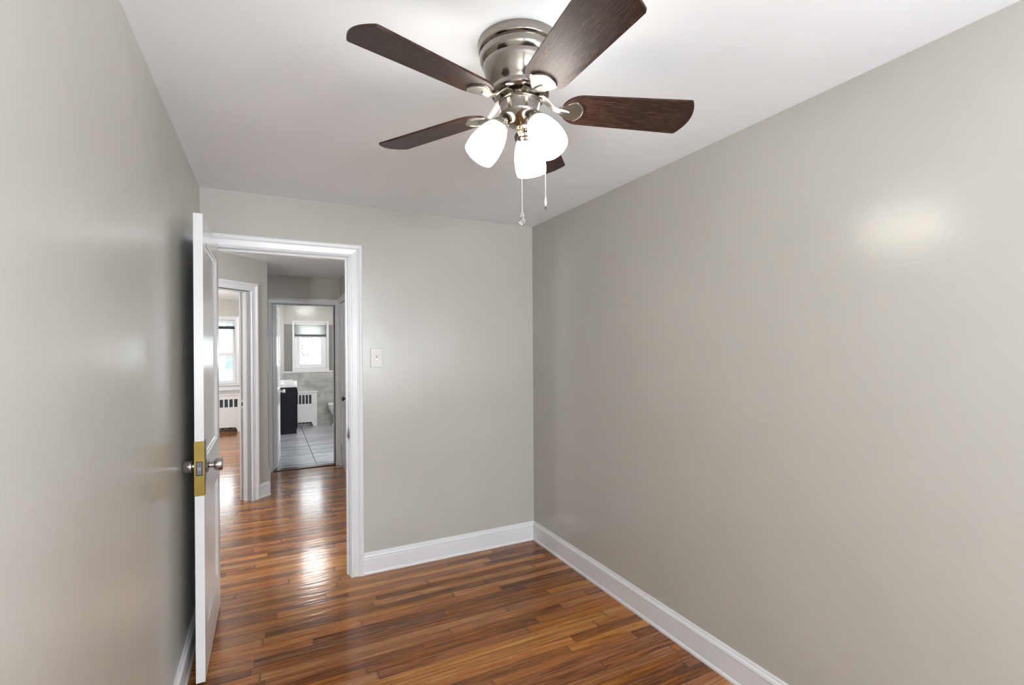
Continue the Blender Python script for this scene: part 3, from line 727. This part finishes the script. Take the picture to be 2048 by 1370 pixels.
# bathroom window
bm = B()
casing(bm, F_OUT, GX0, GX1, GZ1, 0.042, z0=1.037); bbox(bm, GX0 - 0.042, GX1 + 0.042, YX - 0.030, YX + 0.02, 1.037, GZ0, 0.004, 1)
w1 = struct('window_1', bm, 'trim', label='small white bathroom window above the grey wall tile', cat='window')
bm = B(); sash(bm, GX0, GX1, GZ0, 1.715, YX + 0.045, YX + 0.085, 0.098, 0.082, 0.035); s = struct('window_sash', bm, 'vinyl', w1); pane(s, GX0 + 0.096, GX1 - 0.096, GZ0 + 0.08, 1.682, YX + 0.065)
bm = B(); sash(bm, GX0, GX1, 1.690, GZ1, YX + 0.088, YX + 0.125, 0.098, 0.035, 0.040); s = struct('window_sash', bm, 'vinyl', w1); pane(s, GX0 + 0.096, GX1 - 0.096, 1.722, GZ1 - 0.038, YX + 0.106)
# bedroom window
bm = B()
casing(bm, F_OUT, EX0, EX1, EZ1, 0.066, z0=EZ0); bbox(bm, EX0 - 0.09, EX1 + 0.09, YX - 0.060, YX + 0.03, EZ0 - 0.030, EZ0, 0.006, 1); bbox(bm, EX0 - 0.066, EX1 + 0.066, YX - 0.020, YX, EZ0 - 0.115, EZ0 - 0.030, 0.004, 1)
w2 = struct('window_2', bm, 'trim', label='tall white bedroom window with blind above a radiator cover', cat='window')
bm = B(); sash(bm, EX0, EX1, EZ0, 1.385, YX + 0.050, YX + 0.085, 0.048, 0.060, 0.042); s = struct('window_sash', bm, 'vinyl', w2); pane(s, EX0 + 0.046, EX1 - 0.046, EZ0 + 0.058, 1.345, YX + 0.068)
bm = B(); sash(bm, EX0, EX1, 1.350, EZ1, YX + 0.090, YX + 0.125, 0.048, 0.040, 0.050); s = struct('window_sash', bm, 'vinyl', w2); pane(s, EX0 + 0.046, EX1 - 0.046, 1.388, EZ1 - 0.048, YX + 0.108)
# window behind the camera
bm = B(); F_REAR = frame((0, YR), (-1, 0, 0), (0, 1, 0)); casing(bm, F_REAR, -wx1, -wx0, wz1, 0.078, z0=wz0); bbox(bm, wx0 - 0.1, wx1 + 0.1, YR - 0.02, YR + 0.05, wz0 - 0.03, wz0, 0.005, 1)
w3 = struct('window_3', bm, 'trim')
bm = B(); sash(bm, wx0, wx1, wz0, 1.46, YR - 0.055, YR - 0.020, 0.045, 0.05, 0.04); s = struct('window_sash', bm, 'vinyl', w3); pane(s, wx0 + 0.04, wx1 - 0.04, wz0 + 0.045, 1.425, YR - 0.04)
bm = B(); sash(bm, wx0, wx1, 1.42, wz1, YR - 0.055, YR - 0.020, 0.045, 0.04, 0.05); s = struct('window_sash', bm, 'vinyl', w3); pane(s, wx0 + 0.04, wx1 - 0.04, 1.455, wz1 - 0.045, YR - 0.04)

# unseen window added in the right-hand wall to brighten the left wall
bm = B(); casing(bm, F_RIGHT, YB - vy1, YB - vy0, vz1, 0.078, z0=vz0); bbox(bm, XR - 0.05, XR + 0.02, vy0 - 0.1, vy1 + 0.1, vz0 - 0.03, vz0, 0.005, 1)
w4 = struct('added_fill_window', bm, 'trim')
t = B(); sash(t, vy0, vy1, vz0, 1.46, 0.020, 0.045, 0.045, 0.05, 0.04); sash(t, vy0, vy1, 1.42, vz1, 0.020, 0.045, 0.045, 0.04, 0.05)
bm = B(); merge(bm, t, Matrix(((0, 1, 0, XR), (1, 0, 0, 0), (0, 0, 1, 0), (0, 0, 0, 1)))); s = struct('window_sash', bm, 'vinyl', w4)
bm = B(); box(bm, XR + 0.031, XR + 0.034, vy0 + 0.04, vy1 - 0.04, vz0 + 0.045, vz1 - 0.045); obj('pane', bm, 'glass', s)
# mini blind half raised in the bathroom window
bl = thing('window_blind', 'white slatted blind with dark bottom rail raised in the bathroom window', 'blind', ((GX0 + GX1) / 2, YX + 0.018, GZ1))
hw = (GX1 - GX0) / 2 - 0.006
bm = B(); bbox(bm, -hw, hw, -0.016, 0.016, -0.032, -0.001, 0.003, 1); obj('head_rail', bm, 'vinyl', bl)
zr = 1.742 - GZ1
sl0 = None; n = 13
for k in range(n):
    z = -0.046 + (zr + 0.046) * k / (n - 1)
    if sl0 is None:
        t = B(); R = []
        for y in (-0.0125, -0.006, 0.0, 0.006, 0.0125): R.append([t.verts.new((-hw + 0.004, y, 0.0022 * (1 - (y / 0.0125) ** 2))), t.verts.new((hw - 0.004, y, 0.0022 * (1 - (y / 0.0125) ** 2)))])
        for A, C in zip(R, R[1:]): t.faces.new((A[0], A[1], C[1], C[0]))
        bmesh.ops.solidify(t, geom=t.faces[:], thickness=0.0006)
        bm = B(); merge(bm, t, Matrix.Rotation(math.radians(62), 4, 'X')); s = sl0 = obj('slat', bm, 'fabric', bl, smooth=True)
    else:
        s = sl0.copy(); COL.objects.link(s); s.parent = bl
    s.location = (0, 0, z)
bm = B(); bbox(bm, -hw, hw, -0.014, 0.014, zr - 0.036, zr - 0.008, 0.004, 1); e = obj('bottom_rail', bm, 'navy', bl); e['label'] = 'dark bottom rail of the blind'
bm = B(); tube(bm, [(-hw + 0.055, -0.022, -0.02), (-hw + 0.055, -0.024, -0.60)], 0.0022, 8); obj('tilt_wand', bm, 'plastic', bl, smooth=True)
for x in (-hw * 0.62, hw * 0.62):
    bm = B(); tube(bm, [(x, -0.0142, -0.03), (x, -0.0142, zr - 0.008)], 0.0012, 6); obj('ladder_cord', bm, 'fabric', bl, smooth=True)
# roller shade in the bedroom window
rs = thing('roller_blind', 'pale roller blind with dark roller drawn half down the bedroom window', 'blind', ((EX0 + EX1) / 2, YX + 0.022, EZ1))
hw = (EX1 - EX0) / 2 - 0.010
bm = B(); tube(bm, [(-hw, 0, -0.135), (hw, 0, -0.135)], 0.026, 20); e = obj('roller', bm, 'slot', rs, smooth=True); e['label'] = 'dark roller at the top of the shade'
bm = B(); box(bm, -hw + 0.01, hw - 0.01, 0.0225, 0.0235, 1.395 - EZ1, -0.135); obj('shade_cloth', bm, 'fabric', rs)
bm = B(); bbox(bm, -hw + 0.01, hw - 0.01, 0.018, 0.028, 1.380 - EZ1, 1.396 - EZ1, 0.002, 1); obj('hem_bar', bm, 'vinyl', rs)
for x in (-hw - 0.005, hw + 0.005):
    bm = B(); box(bm, x - 0.005, x + 0.005, -0.012, 0.012, -0.15, 0.0); obj('bracket', bm, 'vinyl', rs)

# ---------------------------------------------------------------- radiator covers
def radiator_cover(name, label, x0, x1, h, depth, y1, slots, sz0, sz1, cut, foot, lip=0.012):
    """sheet-metal cover with a row of slots near the top of the front; open cut-out between the feet"""
    r = thing(name, label, 'radiator cover', ((x0 + x1) / 2, y1 - depth / 2, 0), 0, 'white radiator covers under the windows')
    w2, d2 = (x1 - x0) / 2, depth / 2
    bm = B(); t = B(); ox = (x0 + x1) / 2
    # front panel around slots
    xs = [-w2] + [v - ox for s_ in slots for v in s_] + [w2]
    yf = -d2
    for i in range(0, len(xs), 2): box(t, xs[i], xs[i + 1], yf, yf + 0.003, sz0, sz1)
    box(t, -w2, w2, yf, yf + 0.003, sz1, h - 0.02); box(t, -w2, w2, yf, yf + 0.003, cut, sz0)
    box(t, -w2, -w2 + foot, yf, yf + 0.003, 0.002, cut); box(t, w2 - foot, w2, yf, yf + 0.003, 0.002, cut)
    # slanted inner edges of the feet
    prism_pts = [(w2 - foot - 0.03, cut), (w2 - foot, cut), (w2 - foot, cut - 0.055)]
    for sgn in (1, -1):
        a = [t.verts.new((sgn * px, yf, pz)) for px, pz in prism_pts]; c = [t.verts.new((sgn * px, yf + 0.003, pz)) for px, pz in prism_pts]
        t.faces.new(a); t.faces.new(c[::-1])
        for k in range(3): t.faces.new((a[k], a[(k + 1) % 3], c[(k + 1) % 3], c[k]))
    box(t, -w2, -w2 + 0.003, yf + 0.003, d2, 0.002, h - 0.02); box(t, w2 - 0.003, w2, yf + 0.003, d2, 0.002, h - 0.02)
    merge(bm, t); obj('cover_body', bm, 'enamel', r)
    bm = B(); bbox(bm, -w2 - lip, w2 + lip, yf - lip, d2, h - 0.022, h, 0.006, 2); obj('cover_top', bm, 'enamel', r)
    bm = B(); box(bm, -w2 + 0.004, w2 - 0.004, yf + 0.012, yf + 0.016, sz0 - 0.02, sz1 + 0.02); e = obj('grille_mesh', bm, 'slot', r); e['label'] = 'dark mesh behind the slots'
    bm = B()
    for k in range(9):
        xx = -w2 + 0.05 + (2 * w2 - 0.1) * k / 8
        tube(bm, [(xx, 0.008, 0.05), (xx, 0.008, h - 0.09)], 0.016, 10)
    obj('radiator_fins', bm, 'slot', r, smooth=True)
    return r
sl = [(0.495 + 0.0585 * k, 0.495 + 0.0585 * k + 0.043) for k in range(-4, 4)]
radiator_cover('radiator_cover', 'white slotted radiator cover beside the dark vanity on grey tile', 0.215, 0.812, 0.655, 0.115, YX - 0.024, sl, 0.425, 0.595, 0.082, 0.075)
sl = [(-1.435 + 0.0735 * k, -1.435 + 0.0735 * k + 0.052) for k in range(0, 13)]
radiator_cover('radiator_cover', 'long white slotted radiator cover under the bedroom window', -1.48, -0.455, 0.670, 0.17, YX - 0.004, sl, 0.440, 0.580, 0.085, 0.05)

# ---------------------------------------------------------------- vanity, toilet, bathroom lamp
va = thing('vanity_cabinet', 'dark vanity cabinet with a thick white basin behind the bathroom door', 'bathroom vanity', (0.205, 9.42, 0))
bm = B(); bbox(bm, -0.190, 0.214, -0.295, 0.295, 0.004, 0.800, 0.003, 1); obj('cabinet_body', bm, 'vanity', va)
bm = B(); t = B()
bbox(t, -0.195, 0.226, -0.305, -0.265, 0.802, 0.900, 0.006); bbox(t, -0.195, 0.226, 0.265, 0.305, 0.802, 0.900, 0.006)
bbox(t, -0.195, -0.110, -0.268, 0.268, 0.802, 0.900, 0.006); bbox(t, 0.186, 0.226, -0.268, 0.268, 0.802, 0.900, 0.006); box(t, -0.132, 0.19, -0.268, 0.268, 0.803, 0.825)
merge(bm, t); obj('basin', bm, 'porcelain', va, smooth=True)
for y in (-0.145, 0.145):
    bm = B(); bbox(bm, 0.214, 0.230, y - 0.14, y + 0.14, 0.09, 0.785, 0.003, 1); dd = obj('cabinet_door', bm, 'vanity', va)
    bm = B(); sgn = -1 if y > 0 else 1; tube(bm, [(0.229, y + sgn * 0.11, 0.62), (0.246, y + sgn * 0.11, 0.62), (0.246, y + sgn * 0.11, 0.72), (0.229, y + sgn * 0.11, 0.72)], 0.004, 8); obj('door_pull', bm, 'chrome', dd, smooth=True)
bm = B(); lathe(bm, [(0, 0), (0.024, 0), (0.022, 0.006), (0.012, 0.010), (0.012, 0.09), (0, 0.092)], Matrix.Translation((-0.150, 0, 0.895)), 20); tube(bm, [(-0.150, 0, 0.972), (-0.11, 0, 0.985), (-0.06, 0, 0.972), (-0.045, 0, 0.955)], 0.009, 12); tube(bm, [(-0.150, 0, 0.985), (-0.155, 0.0, 1.02)], 0.006, 8)
obj('faucet', bm, 'chrome', va, smooth=True)

to = thing('toilet', 'white toilet partly hidden past the bathroom door frame', 'toilet', (1.36, 9.69, 0.002))
def ell(cx, a, b, z, n=36, sq=2.3): 
    out = []
    for k in range(n):
        th = 2 * PI * k / n; c, s_ = math.cos(th), math.sin(th)
        out.append((cx + a * math.copysign(abs(c) ** (2 / sq), c), b * math.copysign(abs(s_) ** (2 / sq), s_), z))
    return out
def loft(bm, rings, cap0=True, cap1=True):
    R = [[bm.verts.new(p) for p in r] for r in rings]; n = len(R[0])
    for A, C in zip(R, R[1:]):
        for k in range(n): bm.faces.new((A[k], A[(k + 1) % n], C[(k + 1) % n], C[k]))
    if cap0: bm.faces.new(R[0][::-1])
    if cap1: bm.faces.new(R[-1])
# bowl points toward -X, tank against the right-hand wall
bm = B(); loft(bm, [ell(-0.08, 0.225, 0.105, 0.0), ell(-0.08, 0.222, 0.105, 0.03), ell(-0.07, 0.195, 0.090, 0.10), ell(-0.075, 0.195, 0.092, 0.17), ell(-0.09, 0.225, 0.125, 0.24), ell(-0.105, 0.255, 0.165, 0.32), ell(-0.11, 0.265, 0.180, 0.375), ell(-0.11, 0.262, 0.178, 0.392), ell(-0.11, 0.21, 0.13, 0.392), ell(-0.10, 0.15, 0.09, 0.28)])
obj('bowl', bm, 'porcelain', to, smooth=True)
bm = B(); loft(bm, [ell(-0.11, 0.268, 0.184, 0.394), ell(-0.11, 0.272, 0.188, 0.404), ell(-0.11, 0.268, 0.184, 0.414), ell(-0.11, 0.19, 0.115, 0.414), ell(-0.11, 0.19, 0.115, 0.394)]); obj('seat', bm, 'porcelain', to, smooth=True)
bm = B(); loft(bm, [ell(-0.108, 0.268, 0.184, 0.416), ell(-0.108, 0.272, 0.188, 0.424), ell(-0.108, 0.262, 0.178, 0.438), ell(-0.108, 0.16, 0.10, 0.444)]); obj('lid', bm, 'porcelain', to, smooth=True)
bm = B(); bbox(bm, 0.16, 0.375, -0.21, 0.21, 0.36, 0.74, 0.02, 3); tk = obj('tank', bm, 'porcelain', to, smooth=True)
bm = B(); bbox(bm, 0.15, 0.380, -0.22, 0.22, 0.742, 0.775, 0.010, 2); obj('tank_lid', bm, 'porcelain', tk, smooth=True)
bm = B(); lathe(bm, [(0, 0), (0.012, 0), (0.012, 0.008), (0, 0.01)], along((0.16, -0.15, 0.68), (-1, 0, 0)), 14); tube(bm, [(0.148, -0.15, 0.68), (0.146, -0.08, 0.675)], 0.005, 8); obj('flush_lever', bm, 'chrome', tk, smooth=True)

def flush_lamp(label, loc, r, drop, mat):
    l_ = thing('ceiling_light', label, 'ceiling light', loc)
    bm = B(); lathe(bm, [(0, 0), (r + 0.012, 0), (r + 0.012, -0.020), (r + 0.004, -0.026), (0, -0.026)], None, 40); obj('lamp_base', bm, 'nickel', l_, smooth=True)
    bm = B(); lathe(bm, [(0, -0.024)] + [(r * math.cos(a), -0.024 - (drop - 0.024) * math.sin(a)) for a in [PI / 2 * k / 10 for k in range(11)]], None, 40); obj('lamp_dome', bm, mat, l_, smooth=True)
    return l_
def fill_globe(label, loc, r, drop, mat):
    l_ = thing('fill_globe_lamp', label, 'hanging lamp', loc)
    bm = B(); lathe(bm, [(0, 0), (0.06, 0), (0.058, -0.012), (0.02, -0.025), (0, -0.025)], None, 32); obj('lamp_base', bm, 'nickel', l_, smooth=True)
    bm = B(); tube(bm, [(0, 0, -0.02), (0, 0, -drop + r)], 0.006, 10); obj('lamp_stem', bm, 'nickel', l_, smooth=True)
    bm = B(); lathe(bm, [(r * math.sin(PI * k / 20), -drop + r * math.cos(PI * k / 20)) for k in range(21)], None, 40); obj('lamp_globe', bm, mat, l_, smooth=True)
    return l_
flush_lamp('round white ceiling light glimpsed under the bathroom door head', (0.68, 9.00, HH), 0.20, 0.095, 'lamp_bath')
fill_globe('white globe lamp added out of sight behind the open door to brighten the hall', (-0.97, 3.52, HH), 0.11, 0.40, 'fill_hall')  # unseen lamp added to raise the hall light
fill_globe('white globe lamp added out of view to brighten the bedroom', (-2.0, 7.6, HBED), 0.16, 0.55, 'fill_bed')  # unseen lamp added to lift the bedroom brightness

# ---------------------------------------------------------------- outside
bm = B(); box(bm, -24, 24, 10.4, 50, -0.65, -0.55); g_ = struct('ground', bm, 'grass', label='pale lawn outside the windows', cat='ground')
ho = thing('house', 'pale blue neighbouring house seen through the bedroom window', 'house', (-4.2, 30.0, -0.55))
bm = B(); box(bm, -3.8, 3.6, 0.0, 6.0, 0.0, 4.2); obj('house_wall', bm, 'siding', ho)
bm = B(); prism(bm, [(-4.1, 4.2), (3.9, 4.2), (-0.1, 5.6)], -0.3, 6.3); me_ = Matrix(((1, 0, 0, 0), (0, 0, 1, 0), (0, 1, 0, 0), (0, 0, 0, 1))); bmesh.ops.transform(bm, matrix=me_, verts=bm.verts[:]); obj('house_roof', bm, 'roof', ho)
for wx, wz in ((2.50, 0.85), (0.6, 0.85), (-1.3, 0.85), (-3.0, 0.85), (2.5, 2.6), (-1.3, 2.6)):
    bm = B(); sash(bm, wx - 0.45, wx + 0.45, wz, wz + 1.25, -0.06, 0.02, 0.09, 0.10, 0.10); box(bm, wx - 0.36, wx + 0.36, -0.03, 0.02, wz + 0.58, wz + 0.66); wd = obj('house_window', bm, 'vinyl', ho)
    bm = B(); box(bm, wx - 0.37, wx + 0.37, -0.01, 0.015, wz + 0.08, wz + 1.17); obj('pane', bm, 'house_glass', wd)
bm = B(); box(bm, -3.82, 3.62, -0.05, 0.0, 0.0, 0.55); obj('foundation', bm, 'vinyl', ho)

tree = thing('garden_tree', 'thin pale garden tree seen through the bathroom window glass', 'tree', (1.05, 15.2, -0.55))
bmb, bml = B(), B()
def grow(p, d, L, r, lev):
    q_ = p + d * L; mid = p + d * L * 0.5 + Vector((random.uniform(-1, 1), random.uniform(-1, 1), 0)) * L * 0.06
    tube(bmb, [p, mid, q_], [r, r * 0.82, r * 0.62], 7)
    if lev >= 3:
        for _ in range(2):
            c = q_ + Vector((random.uniform(-1, 1), random.uniform(-1, 1), random.uniform(-1, 1))) * 0.12
            t = bmesh.ops.create_icosphere(bml, subdivisions=1, radius=random.uniform(0.018, 0.05), matrix=Matrix.Translation(c) @ Matrix.Diagonal((1.3, 1.0, 0.6, 1)))
    if lev == 4: return
    for k in range(3 if lev else 5):
        a = random.uniform(0, 2 * PI); sp = random.uniform(0.35, 0.75)
        nd = (d + Vector((math.cos(a), math.sin(a), random.uniform(-0.15, 0.3))) * sp).normalized()
        grow(p + d * L * random.uniform(0.55, 1.0), nd, L * random.uniform(0.55, 0.75), r * 0.55, lev + 1)
grow(Vector((0, 0, 0)), Vector((0.03, 0, 1)).normalized(), 1.35, 0.06, 0)
obj('trunk', bmb, 'bark', tree, smooth=True); e = obj('foliage', bml, 'leaf', tree, smooth=True); e['kind'] = 'stuff'
